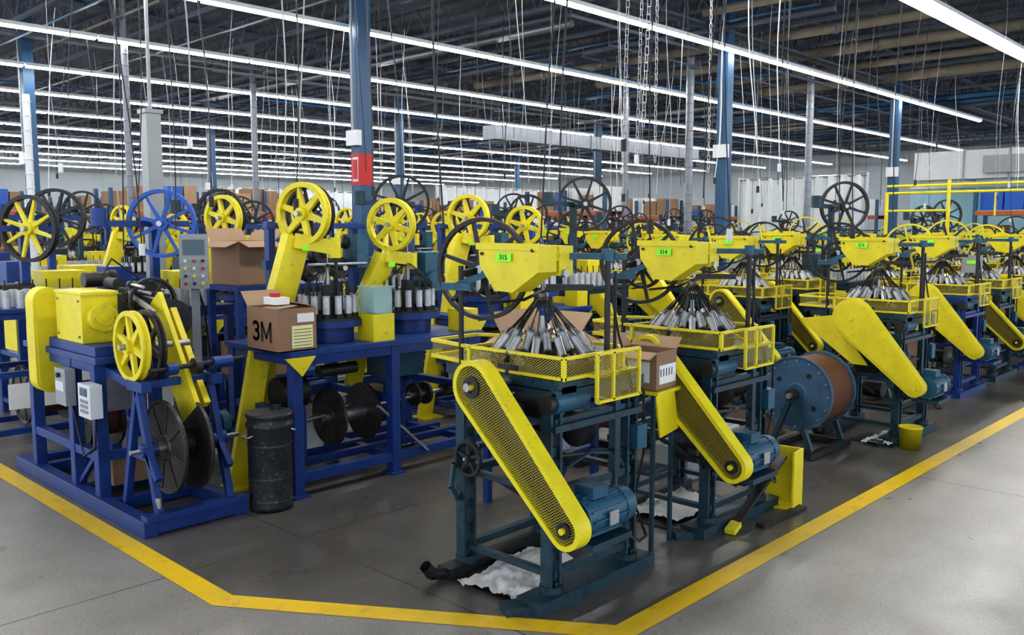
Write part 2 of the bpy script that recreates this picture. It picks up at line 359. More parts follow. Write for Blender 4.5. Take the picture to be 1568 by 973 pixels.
for y in(5.5,6.6,7.7): m.beam((26.0,y,3.4),(26.0,y+.05,3.4),1.05,.8,GRY)
m.cyl((26.0,5.0,3.7),(26.0,5.0,5.3),.2,WHPAINT,20);m.bb(25.3,25.55,6.2,7.2,3.15,3.6,GRY);m.cyl((26.0,8.6,3.7),(26.0,8.6,5.3),.03,JST,8);m.obj('air_handling_unit')
occ(15.5,4.4,.08,1.6)
m=MB()
for y,h in((3.6,2.5),(4.9,2.5),(5.9,2.32)): m.cyl((15.5,y,0),(15.5,y,h),.03,YEL,10)
for z in(2.3,2.42): m.cyl((15.5,2.9,z),(15.5,5.9,z),.022,YEL,10)
m.cyl((15.5,4.9,2.0),(15.5,5.9,2.0),.02,YEL,10);m.cyl((15.5,4.2,2.3),(15.5,4.2,1.9),.015,YEL,8)
m.obj('pipe_gantry')
def rack(x,y,rz=0,L=2.4,seed=0):
    if rz: occ(x,y,.5,L/2+.1)
    else: occ(x,y,L/2+.1,.5)
    r=random.Random(seed);m=MB()
    for a in(-L/2,0,L/2):
        for b in(-.4,.4): m.bb(a-.04,a+.04,b-.04,b+.04,0,2.6,COLB)
    for z in(.3,1.15,2.0):
        for b in(-.42,.42): m.bb(-L/2,L/2,b-.025,b+.025,z,z+.1,RACKO)
        m.bb(-L/2,L/2,-.41,.41,z+.1,z+.12,GRY)
        xx=-L/2+.08
        while xx<L/2-.4:
            w=r.uniform(.25,.5);h=r.uniform(.25,.6)
            m.bb(xx,xx+w-.03,-.35,.3,z+.12,z+.12+h,r.choice((CARD,CARD,CARDI,WHPAINT,CARD,MBLUE)));xx+=w
    m.obj('storage_rack',(x,y,0),rz)
for i,(x,y,rz) in enumerate(((11,27,0),(13.6,27,0),(16.2,27,0),(18.4,22,0),(5.5,27,0),(8.1,27,0),(24,17,1.5708),(24,19.7,1.5708),(28,12,1.5708),(28,14.7,1.5708),(12,35,0),(15,35,0),(30,9.5,0),(22.5,5.2,1.5708),(3.5,23,0),(6.1,23,0),(9,33,0),(9.2,20.3,0),(11.8,20.3,0),(16.4,13.6,1.5708),(20.5,21.5,0),(31,19,1.5708),(31,22,1.5708))): rack(x,y,rz,seed=i)
# ---------------------------------------------------------------- camera + world
cam=bpy.data.cameras.new('camera');cam.sensor_width=36;cam.lens=36*1347/1568
co=bpy.data.objects.new('camera',cam);col.objects.link(co);co.location=(0,0,1.7);co.rotation_euler=(math.radians(90-5.77),0,math.radians(43.75-90));scene.camera=co
wd=bpy.data.worlds.new('world');scene.world=wd;wd.use_nodes=True;bg=wd.node_tree.nodes['Background'];bg.inputs[0].default_value=(.80,.88,1,1);bg.inputs[1].default_value=1.1
scene.view_settings.view_transform='Standard'
scene.view_settings.exposure=.82
try: scene.view_settings.look='Medium High Contrast'
except Exception as e: print('LOOK FAIL',e)
# ---------------------------------------------------------------- braiding machine
def braider(perf=True,frame=TEAL,wheelm=BLK,rimm=None,hop=True,wz=1.50):
    m=MB()
    lx=(-.27,.30);ly=(-.28,.28)
    m.beam((-.42,-.28,.03),(.44,-.28,.03),.15,.06,frame);m.beam((-.5,-.2,.02),(-.3,-.3,.02),.1,.04,frame)
    m.beam((-.42,.28,.03),(.40,.28,.03),.09,.06,BLK);m.path([(-.42,.28,.03),(-.5,.28,.05),(-.54,.28,.1)],.03,BLK,8)
    for x in lx:
        for y in ly:
            for d in(-.032,.032): m.bb(x+d-.008,x+d+.008,y-.03,y+.03,.05,.98,frame)
            for k in range(8):
                z=.08+k*.12; m.bb(x-.032,x+.032,y-.012,y+.012,z,z+.045,frame)
            m.cyl((x,y,.05),(x,y,.09),.055,frame,14)
            for k in range(4): m.cyl((x,y-.035 if y<0 else y+.035,.1+k*.24),(x,y,.1+k*.24),.012,DRK,8)
    for z in(.12,.5,.82,.95):
        for y in ly: m.bb(lx[0],lx[1],y-.02,y+.02,z,z+.035,frame)
        for x in lx: m.bb(x-.02,x+.02,ly[0],ly[1],z+.005,z+.03,frame)
    m.bb(.16,.2,-.31,-.27,.5,.98,frame)
    m.bb(-.3,.36,-.33,-.30,.93,.99,frame);m.bb(-.3,.36,-.33,-.30,.80,.83,frame)
    m.cyl((-.27,-.28,.3),(.3,-.28,.3),.013,frame,8);m.cyl((-.27,-.28,.68),(.3,-.28,.62),.01,BLK,8)
    for y in ly:
        m.path([(lx[0],y,.5),(lx[0]+.1,y,.62),(0,y,.66),(lx[1]-.1,y,.62),(lx[1],y,.5)],.014,frame,6)
        m.path([(lx[0],y,.45),(lx[0]-.06,y,.38),(lx[0]-.1,y,.45),(lx[0]-.08,y,.56),(lx[0],y,.6)],.014,frame,6)
    m.cyl((-.45,0,.98-.02),(.3,0,.96),.02,STL,10);m.cyl((-.1,0,.9),(.0,0,.9),.11,DRK,24);m.cyl((0,0,.5),(0,0,1.03),.035,DRK,12)
    m.cyl((-.05,.05,.6),(.02,.05,.6),.13,DRK,28);m.wheel((-.33,.2,.6),(1,0,0),.09,BLK,.02,5,.015,spw=.012,n=20)
    m.cyl((.05,-.05,.35),(.05,.1,.35),.07,BLK,16);m.cyl((-.2,.1,.75),(.25,.1,.75),.015,STL,8);m.cyl((.1,-.1,.72),(.16,-.1,.72),.09,BLK,20)
    m.beam((-.25,-.25,.85),(.25,.25,.7),.03,.03,BLK);m.beam((.2,-.2,.15),(-.2,.2,.5),.025,.025,BLK);m.cyl((-.2,.0,.82),(-.2,.25,.82),.06,MOTB,16);m.cyl((.12,.1,.85),(.12,.24,.85),.07,DRK,18)
    my,mz=-.54,.49
    m.cyl((-.42,my,mz),(-.16,my,mz),.085,MOTB,28);m.cyl((-.16,my,mz),(-.08,my,mz),.09,MOTB,28,r2=.075);m.cyl((-.085,my,mz),(-.079,my,mz),.05,BLK,16)
    for k in range(14): 
        t=2*math.pi*k/14; m.beam((-.40,my+.088*math.cos(t),mz+.088*math.sin(t)),(-.17,my+.088*math.cos(t),mz+.088*math.sin(t)),.007,.014,MOTB,up=(0,math.cos(t),math.sin(t)))
    m.bb(-.36,-.26,my-.05,my+.05,mz+.08,mz+.13,MOTB);m.bb(-.31,-.25,my-.103,my-.096,mz-.03,mz+.03,STL);m.bb(-.42,-.15,my-.1,my+.1,mz-.12,mz-.09,frame)
    m.beam((-.3,my-.02,mz-.1),(-.3,-.27,mz-.1),.05,.03,frame);m.beam((-.2,my,mz-.1),(-.2,-.27,mz-.1),.05,.03,frame)
    m.cyl((-.3,-.30,.93),(-.1,-.30,.93),.05,MOTB,18);m.bb(-.26,-.16,-.33,-.27,.97,1.0,MOTB);m.cyl((-.1,-.3,.93),(-.06,-.3,.93),.035,MOTB,18);m.cyl((-.34,-.3,.93),(-.3,-.3,.93),.042,DRK,18)
    if perf: m.guard(-.53,(-.03,1.0),.118,(-.57,.475),.085,.08,True)
    else:
        m.guard(-.56,(.0,1.0),.15,(-.5,.5),.07,.09,False)
        m.prism([(-.45,.20,1.0),(-.45,.46,.96),(-.45,.44,.92),(-.45,.02,.62),(-.45,-.10,.62)],(.02,0,0),YEL)
    m.cyl((-.55,-.02,1.0),(-.2,-.02,1.0),.02,STL,10)
    m.bb(-.46,-.3,-.05,.03,.93,.97,frame)
    m.bb(-.28,.30,-.33,.30,.985,1.028,frame)
    x0,x1,y0,y1,z0,z1=-.26,.26,-.34,.26,1.03,1.13
    ch=.09
    poly=[(x0,y0),(x1-ch,y0),(x1,y0+ch),(x1,y1),(x0+.02,y1),(x0,y1)]
    for (a,b) in zip(poly,poly[1:]+poly[:1]):
        if (Vector(a)-Vector(b)).length<.03: continue
        m.beam((*a,z1),(*b,z1),.018,.014,YEL);m.beam((*a,z0+.008),(*b,z0+.008),.018,.014,YEL)
        m.add([(*a,z0),(*b,z0),(*b,z1),(*a,z1)],[(0,1,2,3)],SCR)
        m.beam((*a,z0),(*a,z1),.018,.018,YEL)
    m.beam((x0,y1,z1),(x0+.05,y1+.33,z1),.02,.016,YEL);m.beam((x0+.05,y1+.33,z1),(x1-.15,y1+.33,z1),.02,.016,YEL);m.beam((x1-.15,y1+.33,z1),(x1,y1,z1),.02,.016,YEL)
    m.beam((x0+.05,y1+.33,z0+.02),(x1-.15,y1+.33,z0+.02),.02,.016,YEL);m.beam((x0,y1,z0+.02),(x0+.05,y1+.33,z0+.02),.02,.016,YEL)
    m.add([(x0,y1,z0),(x0+.05,y1+.33,z0+.01),(x0+.05,y1+.33,z1),(x0,y1,z1)],[(0,1,2,3)],SCR)
    m.bb(x0+.06,x1-.15,y1,y1+.32,z0-.0,z0+.012,DRK)
    m.bb(-.2,.2,.31,.5,.97,1.025,frame);m.beam((0,.3,.8),(0,.5,.98),.04,.03,frame)
    a0,a1,b0,b1=-.10,.22,.92,1.14;yy=-.40
    for p,q in(((a0,yy,b0),(a1,yy,b0)),((a0,yy,b1),(a1,yy,b1)),((a0,yy,b0),(a0,yy,b1)),((a1,yy,b0),(a1,yy,b1)),((.02,yy,b0),(.02,yy,b1))): m.beam(p,q,.014,.014,YEL)
    m.add([(a0,yy,b0),(a1,yy,b0),(a1,yy,b1),(a0,yy,b1)],[(0,1,2,3)],SCR)
    m.bb(a0,a1,yy,-.34,z0,z0+.015,YEL)
    cx,cy=-.02,.0
    m.cyl((cx,cy,1.03),(cx,cy,1.07),.25,DRK,40);m.cyl((cx,cy,1.07),(cx,cy,1.16),.07,DRK,20);m.cyl((cx,cy,1.16),(cx,cy,1.28),.012,STL,8)
    for i in range(22):
        t=2*math.pi*i/22;d=Vector((math.cos(t),math.sin(t),0));o=Vector((cx,cy,0))
        ro=.235 if i%2 else .195
        zz=1.115 if i%2 else 1.135
        p0=o+d*ro+Vector((0,0,zz));p1=o+d*(ro-.06)+Vector((0,0,zz+.07))
        ax=(p1-p0).normalized()
        m.cyl(p0-ax*.008,p0,.023,STL,12);m.cyl(p0,p1,.0185,WHT,14);m.cyl(p1,p1+ax*.008,.021,STL,12);m.cyl(p0-ax*.04,p0-ax*.008,.01,DRK,6)
        m.cyl(p1+d*.018,o+Vector((0,0,1.36))+d*.02,.0035,DRK,5,caps=False)
        m.cyl(p0+d*.024+Vector((0,0,.01)),p1+d*.026+Vector((0,0,.02)),.004,STL,5)
        m.cyl(p0-ax*.03,o+d*(ro-.03)+Vector((0,0,1.07)),.008,DRK,5)
        m.cyl(p1,o+Vector((0,0,1.40))+d*.006,.0025,BLK,4,caps=False)
    m.lathe((cx,cy,1.36),(0,0,1),[(.012,-.03),(.022,-.03),(.028,.03),(.012,.03)],STL,14,True)
    m.cyl((cx,cy,1.36),(cx,cy,1.6),.004,WHT,5)
    m.cyl((.10,-.30,.98),(.10,-.30,1.60),.014,BLK,10);m.cyl((.16,-.30,.98),(.16,-.30,1.50),.008,BLK,8)
    m.cyl((-.25,.33,.98),(-.25,.33,1.52),.013,BLK,10)
    m.beam((.16,-.36,1.57),(-.05,.05,1.57),.035,.03,MOTB);m.beam((-.27,.36,1.42),(-.05,.05,1.56),.035,.03,MOTB)
    m.beam((-.3,.4,1.42),(-.25,.25,1.42),.05,.035,MOTB);m.cyl((.10,-.3,1.55),(.10,-.3,1.605),.03,MOTB,12)
    m.beam((.12,-.2,1.42),(-.02,-.02,1.42),.015,.03,BLK);m.path([(.02,-.02,1.42),(-.1,.05,1.36),(-.18,.2,1.34)],.008,BLK)
    X=-.2
    if hop:
        m.prism([(X,.26,1.625),(X,.25,1.52),(X,.15,1.405),(X,.03,1.40),(X,-.13,1.50),(X,-.13,1.625)],(.13,0,0),YEL)
        m.bb(X-.008,X-.001,-.14,.27,1.60,1.632,YEL);m.bb(-.05,.05,-.13,-.03,1.48,1.62,YEL);m.cyl((-.02,-.15,1.49),(-.02,-.11,1.49),.02,STL,10)
        m.bb(-.085,-.045,-.125,-.09,1.55,1.60,YEL)
        m.bb(X-.011,X-.0085,.03,.13,1.545,1.585,LABEL);m.cyl((X-.01,-.1,1.6),(X,-.1,1.6),.008,BLK,8);m.cyl((X-.01,.23,1.58),(X,.23,1.58),.008,BLK,8)
    else:
        m.bb(-.26,-.20,-.1,.1,1.2,1.4,GRY);m.bb(-.263,-.26,-.05,.05,1.3,1.34,LABEL);m.cyl((-.23,0,1.13),(-.23,0,1.2),.02,BLK,8)
    m.wheel((-.12,.31,wz),(.95,.31,0),.255,wheelm,.03,6,.02,n=44,spw=.018,rimm=rimm)
    m.wheel((-.02,.36,1.46),(.95,.31,0),.13,BLK,.025,5,.02,n=30,spw=.014)
    m.beam((-.12,.31,wz),(-.25,.33,wz-.02),.03,.03,BLK);m.cyl((-.25,.33,1.5),(-.25,.33,wz),.013,BLK,8)
    m.path([(.3,-.3,1.0),(.36,-.33,.9),(.37,-.33,.6),(.33,-.3,.35),(.3,-.4,.2),(.1,-.5,.25),(-.15,-.5,.42)],.007,DRK,6)
    m.path([(.1,-.3,1.5),(.15,-.33,1.2),(.24,-.34,.98),(.33,-.31,.76)],.006,BLK,6)
    m.bb(.3,.38,-.34,-.28,.62,.74,MOTB)
    return m
def place(x,y): occ(x,y,.5,.62)
mp0=braider(True).obj('braiding_machine',(3.18,2.82,0),0,.003);place(3.18,2.82)
m314=inst(mp0,'braiding_machine',(4.51,2.82,0));bevel(m314,.003);place(4.51,2.82)
ms0=braider(False).obj('braiding_machine',(7.38,2.84,0),0,.003);place(7.38,2.84)
for mo,n in((mp0,'315'),(m314,'314'),(ms0,'313')): text('tag_number',n,.035,face_mx((-.2125,.08,1.565)),INK,mo)
msb=braider(False,BLUE,YEL).obj('braiding_machine',(9.8,3.12,0));place(9.8,3.12)
mpb=braider(True,TEAL,YEL,BLK).obj('braiding_machine',(8.05,4.45,0));place(8.05,4.45)
mnh=braider(True,TEAL,BLK,YEL,False,1.55).obj('braiding_machine',(11.1,3.15,0));place(11.1,3.15)
mnb=braider(False,BLUE,BLK,None,False,1.62).obj('braiding_machine',(13.7,3.1,0));place(13.7,3.1)
for x in(12.4,14.85,16.3,17.6,19): inst(msb,'braiding_machine',(x,3.1,0));place(x,3.1)
far=[mp0,ms0,mpb,mpb,mnh,mnh,mnb,msb]
# ---------------------------------------------------------------- left winding machine
m=MB()
for x in(2.03,2.58): m.bb(x-.04,x+.04,4.70,6.8,0,.09,BLUE)
for y in(4.74,5.3,5.75,6.48,6.76): m.bb(2.03,2.58,y-.035,y+.035,.01,.08,BLUE)
for x in(2.05,2.56):
    for y in(5.4,5.78,6.48): m.bb(x-.035,x+.035,y-.035,y+.035,.08,.9,BLUE)
    for z in(.3,.84): m.bb(x-.03,x+.03,5.4,6.48,z,z+.055,BLUE)
for y in(5.4,6.48): 
    for z in(.3,.84): m.bb(2.05,2.56,y-.03,y+.03,z,z+.05,BLUE)
m.beam((2.05,5.5,.3),(2.05,5.75,.1),.03,.03,BLUE)
m.bb(2.0,2.61,5.3,6.55,.9,.94,BLUE);m.bb(2.02,2.4,5.35,6.1,.94,1.0,BLUE)
m.bb(2.03,2.25,5.56,5.98,1.0,1.30,YEL);m.bb(2.025,2.255,5.55,5.99,1.295,1.315,YEL)
m.cyl((2.14,5.56,1.16),(2.14,5.49,1.16),.085,YEL,28);m.cyl((2.14,5.49,1.16),(2.14,5.475,1.16),.05,YEL,24);m.cyl((2.14,5.475,1.16),(2.14,5.46,1.16),.02,YEL,16)
for a,b in((5.6,1.04),(5.94,1.04),(5.6,1.26),(5.94,1.26)): m.cyl((2.02,a,b),(2.03,a,b),.008,STL,8)
P=[p+Vector((0,6.12,0)) for p in m.stad((2.03,1.23),.092,(2.03,.72),.09,(1,0,0),(0,0,1))];m.prism(P,(0,.14,0),YEL)
P=[p+Vector((0,6.112,0)) for p in m.stad((2.03,1.23),.075,(2.03,.72),.073,(1,0,0),(0,0,1))];m.prism(P,(0,.01,0),YEL)
m.cyl((2.25,6.1,1.36),(2.42,6.1,1.36),.05,DRK,24);m.cyl((2.42,6.1,1.36),(2.46,6.1,1.36),.06,BLK,24)
m.cyl((2.36,5.8,1.34),(2.36,5.96,1.34),.04,BLK,20);m.cyl((2.40,5.5,1.25),(2.40,5.56,1.25),.12,DRK,28);m.cyl((2.40,5.44,1.25),(2.40,5.5,1.25),.06,STL,20)
for k in range(16):
    t=2*math.pi*k/16;m.bb(2.40+.12*math.cos(t)-.01,2.40+.12*math.cos(t)+.01,5.5,5.56,1.25+.12*math.sin(t)-.01,1.25+.12*math.sin(t)+.01,DRK)
m.cyl((2.5,5.35,1.13),(2.5,5.41,1.13),.13,BLK,32);m.bb(2.33,2.52,5.6,6.3,.94,1.28,BLK);m.beam((2.28,5.6,1.32),(2.46,5.3,1.28),.03,.03,DRK);m.beam((2.3,5.5,1.30),(2.3,5.15,1.2),.02,.03,STL)
m.lathe((2.40,5.40,1.25),(0,1,0),[(.13,-.015),(.15,-.015),(.15,.015),(.13,.015)],BLK,30,True)
for k in range(6):
    t=k*1.05;m.beam((2.40,5.4,1.25),(2.40+.14*math.cos(t),5.4,1.25+.14*math.sin(t)),.02,.015,BLK,up=(0,1,0))
for k in range(6): m.cyl((2.28+k*.04,5.42,1.36-.04*k),(2.28+k*.04,5.25,1.35-.04*k),.01,STL,8);m.cyl((2.28+k*.04,5.42,1.36-.04*k),(2.28+k*.04,5.45,1.36-.04*k),.02,DRK,10)
m.path([(2.3,5.9,1.40),(2.4,6.0,1.5),(2.6,6.0,1.35),(2.65,5.8,1.0),(2.6,5.6,.9)],.007,BLK)
m.bb(1.95,2.014,5.66,5.83,.61,.84,GRY);m.bb(1.945,1.951,5.68,5.81,.70,.76,WHPAINT);m.cyl((1.93,5.745,.80),(1.95,5.745,.80),.015,BLK,12)
m.bb(1.94,2.014,5.25,5.43,.59,.79,WHPAINT);m.bb(1.935,1.941,5.29,5.39,.72,.77,SCREEN)
for a in range(4):
    for b in range(3): m.bb(1.933,1.941,5.28+.03*a,5.30+.03*a,.62+.03*b,.64+.03*b,GRY)
m.path([(2.0,5.33,.59),(2.0,5.36,.4),(2.02,5.6,.3),(2.02,5.75,.6)],.008,BLK)
m.wheel((2.10,5.02,1.03),(1,0,0),.205,YEL,.05,6,.03,n=44,spw=.03);m.wheel((2.20,5.04,1.02),(1,0,0),.215,BLK,.04,6,.03,n=44,spw=.03);m.cyl((2.05,5.02,1.03),(2.45,5.04,1.02),.02,STL,10)
m.beam((2.36,5.29,1.26),(2.36,4.85,.62),.22,.03,YEL,up=(1,0,0));m.beam((2.46,5.27,1.2),(2.46,4.87,.66),.06,.04,YEL,up=(1,0,0));m.beam((2.36,5.27,1.0),(2.5,5.27,.9),.06,.06,BLUE);m.beam((2.4,5.1,1.0),(2.4,5.4,.92),.05,.05,BLUE)
for x in(2.10,2.53):
    for y in(4.74,5.18): m.beam((x,y,.08),(x,4.96,.80),.045,.04,BLUE,up=(1,0,0))
    m.beam((x,4.82,.4),(x,5.1,.4),.03,.03,BLUE,up=(1,0,0));m.bb(x-.03,x+.03,4.85,5.05,.78,.84,BLUE);m.cyl((x-.04,4.87,.45),(x+.04,4.87,.45),.04,BLUE,16);m.beam((x,4.87,.45),(x,4.74,.3),.04,.04,BLUE)
m.beam((2.10,4.96,.81),(2.53,4.96,.81),.045,.045,BLUE);m.beam((2.53,4.96,.8),(2.53,5.4,.86),.05,.05,BLUE);m.beam((2.10,4.96,.8),(2.10,5.4,.86),.05,.05,BLUE)
m.bb(2.0,2.62,4.68,4.76,.085,.12,BLUE);m.cyl((2.1,4.75,.14),(2.1,4.75,.2),.02,STL,8)
m.reel((2.28,4.87,.45),(1,0,0),.272,.15,REELD,BLK,.3,8);m.cyl((2.0,4.87,.45),(2.66,4.87,.45),.014,STL,10)
m.cyl((2.12,4.85,.90),(2.70,4.85,.92),.014,BLK,10);m.cyl((2.22,4.85,.90),(2.28,4.85,.90),.035,BLUE,14);m.cyl((2.50,4.85,.91),(2.62,4.85,.91),.035,BLUE,14);m.cyl((2.38,4.85,.90),(2.42,4.85,.90),.05,DRK,18);m.beam((2.25,4.85,.9),(2.25,4.96,.84),.03,.03,BLUE);m.beam((2.56,4.85,.9),(2.53,4.96,.84),.03,.03,BLUE)
m.cyl((2.60,5.0,.5),(2.65,5.0,.5),.08,MOTB,22);m.cyl((2.65,5.0,.5),(2.69,5.0,.5),.04,DRK,14);m.beam((2.53,4.96,.5),(2.62,5.0,.5),.03,.03,BLUE)
m.reel((2.30,6.1,.42),(1,0,0),.2,.2,REELD,COPPER,.6,6);m.bb(2.15,2.5,5.5,5.7,.1,.28,CARD);m.bb(2.2,2.45,5.85,5.9,.5,.8,STL)
m.obj('cable_winding_machine',bev=.003);occ(2.3,5.75,.35,1.1)
# ---------------------------------------------------------------- braiding bench
def head(m,x,y):
    m.cyl((x,y,.93),(x,y,1.04),.17,BLUE,32);m.cyl((x,y,1.04),(x,y,1.085),.235,BLUE,40);m.cyl((x,y,1.085),(x,y,1.10),.225,DRK,40)
    for i in range(14):
        t=2*math.pi*i/14;q=Vector((x+.18*math.cos(t),y+.18*math.sin(t),0))
        m.cyl(q+Vector((0,0,1.10)),q+Vector((0,0,1.13)),.028,BLK,10);m.cyl(q+Vector((0,0,1.13)),q+Vector((0,0,1.24)),.024,WHT,12);m.cyl(q+Vector((0,0,1.24)),q+Vector((0,0,1.252)),.028,STL,10)
        q2=Vector((x+.14*math.cos(t+.2),y+.14*math.sin(t+.2),0));m.cyl(q2+Vector((0,0,1.1)),q2+Vector((0,0,1.34)),.006,BLK,5);m.cyl(q2+Vector((0,0,1.34)),(x,y,1.46),.003,BLK,4)
        m.cyl(q+Vector((0,0,1.252)),q+Vector((0,0,1.31)),.005,BLK,5);m.cyl(q+Vector((0,0,1.31)),(x,y,1.46),.002,BLK,4)
    m.cyl((x,y,1.1),(x,y,1.32),.05,DRK,16);m.cyl((x,y,1.32),(x,y,1.44),.014,STL,8);m.cyl((x,y,1.44),(x,y,1.8),.003,WHT,4)
def bench():
    m=MB()
    for x in(3.0,3.78,4.5):
        for y in(4.76,5.5): m.bb(x-.035,x+.035,y-.035,y+.035,0,.9,BLUE);m.bb(x-.06,x+.06,y-.06,y+.06,0,.015,BLUE)
    for y in(4.76,5.5):
        for z in(.09,.84): m.bb(2.97,4.6,y-.03,y+.03,z,z+.06,BLUE)
    m.bb(3.0,4.5,5.48,5.52,.5,.56,BLUE)
    for x in(3.0,3.78,4.5):
        for z in(.095,.5,.845): m.bb(x-.028,x+.028,4.76,5.5,z,z+.05,BLUE)
    m.bb(2.98,4.6,5.0,5.05,.11,.16,BLUE);m.bb(2.98,4.6,5.2,5.25,.11,.16,BLUE)
    m.bb(2.95,4.62,4.715,5.545,.901,.935,BLUE)
    head(m,3.48,5.08);head(m,4.22,5.12)
    m.beam((2.84,5.22,0),(3.03,5.22,.90),.15,.04,YEL,up=(0,1,0));m.bb(2.76,2.98,5.12,5.32,0,.015,YEL)
    m.beam((4.0,5.40,.9),(3.9,5.40,.5),.14,.04,YEL,up=(0,1,0));m.beam((3.2,5.40,.9),(3.1,5.40,.2),.14,.04,YEL,up=(0,1,0))
    m.bb(3.62,3.80,4.76,4.94,.935,1.12,YEL);m.bb(4.46,4.62,4.78,4.94,.935,1.10,YEL);m.prism([(2.9,4.70,.9),(3.12,4.70,.9),(3.02,4.70,.78)],(0,.014,0),YEL)
    m.reel((3.56,5.0,.42),(1,0,0),.2,.28,REELD,STL,.28,6);m.cyl((3.0,5.0,.42),(4.7,5.0,.48),.016,STL,10)
    m.reel((4.22,5.0,.47),(1,0,0),.085,.10,REELD,STL,.3,5);m.cyl((4.45,5.0,.47),(4.58,5.0,.475),.05,REELD,16,r2=.02)
    m.beam((3.68,4.8,.48),(4.05,4.72,.12),.05,.015,STL);m.beam((3.2,5.0,.5),(3.2,5.0,.14),.04,.04,BLUE);m.beam((4.05,5.0,.5),(4.05,5.0,.14),.04,.04,BLUE)
    m.cyl((3.1,5.15,.6),(3.3,5.15,.6),.11,BLK,24);m.cyl((3.3,4.95,.75),(3.6,4.95,.75),.04,DRK,18);m.bb(4.0,4.35,5.1,5.35,.6,.8,MOTB);m.cyl((3.95,5.2,.35),(4.15,5.2,.35),.09,MOTB,22);m.bb(3.3,3.5,5.2,5.4,.165,.35,WHPAINT)
    for x in(3.25,3.95,4.5): m.bb(x-.025,x+.025,5.40,5.46,.93,1.75,BLUE)
    m.bb(3.2,4.6,5.405,5.455,1.42,1.48,BLUE);m.bb(3.2,4.1,5.38,5.44,1.7,1.74,BLUE)
    for x,z,r in((3.62,1.52,.09),(3.75,1.42,.07),(3.85,1.6,.05),(4.35,1.5,.08),(3.5,1.38,.05),(4.1,1.36,.06)): m.cyl((x,5.3,z),(x,5.4,z),r,DRK,20);m.cyl((x,5.25,z),(x,5.3,z),r*.3,STL,10);m.lathe((x,5.34,z),(0,1,0),[(r,-.02),(r+.01,-.01),(r+.01,.01),(r,.02)],BLK,20)
    m.bb(3.82,3.92,5.2,5.38,1.42,1.66,MOTB);m.bb(4.42,4.62,5.15,5.39,1.35,1.52,MOTB);m.cyl((4.5,5.1,1.3),(4.5,5.3,1.3),.08,MOTB,20)
    m.cyl((3.4,5.2,1.45),(3.9,5.2,1.45),.012,STL,8);m.cyl((3.6,5.15,1.2),(3.6,5.15,1.6),.012,DRK,8);m.cyl((3.7,5.3,1.0),(3.7,5.3,1.6),.012,DRK,8)
    m.beam((3.16,5.26,.93),(3.21,5.26,1.25),.09,.08,YEL,up=(0,1,0));m.beam((3.20,5.26,1.18),(3.34,5.24,1.64),.18,.09,YEL,up=(0,1,0));m.beam((3.30,5.2,1.62),(3.54,5.08,1.57),.07,.10,YEL)
    m.cyl((3.54,5.08,1.5),(3.54,5.08,1.64),.045,YEL,16);m.wheel((3.37,5.19,1.80),(.95,.31,0),.215,YEL,.055,6,.035,n=48,spw=.035);m.wheel((3.44,5.22,1.80),(.95,.31,0),.205,BLK,.03,6,.03,n=40,spw=.02)
    m.beam((3.92,5.3,.93),(3.95,5.28,1.2),.09,.08,YEL,up=(0,1,0));m.beam((3.94,5.28,1.16),(4.09,5.22,1.5),.15,.09,YEL,up=(0,1,0));m.beam((4.07,5.2,1.5),(4.26,5.12,1.47),.07,.09,YEL)
    m.cyl((4.26,5.12,1.40),(4.26,5.12,1.52),.04,YEL,16);m.wheel((4.10,5.16,1.73),(.92,.38,0),.195,YEL,.05,6,.035,n=48,spw=.035)
    for q in((3.35,5.1,1.55),(4.08,5.1,1.42)): m.bb(q[0]-.03,q[0]+.03,q[1]+.03,q[1]+.034,q[2],q[2]+.035,LABEL)
    return m
b0=bench().obj('braiding_bench',bev=.003);occ(3.78,5.13,.85,.45)
for dx,dy in((2.25,.75),(.75,2.5),(3.5,3.3),(-.2,5.4),(4.6,5.9),(1.6,6.8),(8,8.2),(2.8,9.6)):
    if free(3.78+dx,5.13+dy,.8,.4): inst(b0,'braiding_bench',(dx,dy,0));occ(3.78+dx,5.13+dy,.85,.45)
m=MB();m.bb(3.63,3.79,4.77,4.93,1.122,1.13,TUB)
for a in((3.63,3.635,4.77,4.93),(3.785,3.79,4.77,4.93),(3.63,3.79,4.77,4.775),(3.63,3.79,4.925,4.93)): m.bb(*a,1.13,1.30,TUB)
m.bb(3.62,3.80,4.76,4.94,1.30,1.31,TUB);m.bb(3.66,3.76,4.8,4.9,1.13,1.17,WHPAINT);m.obj('plastic_tub')
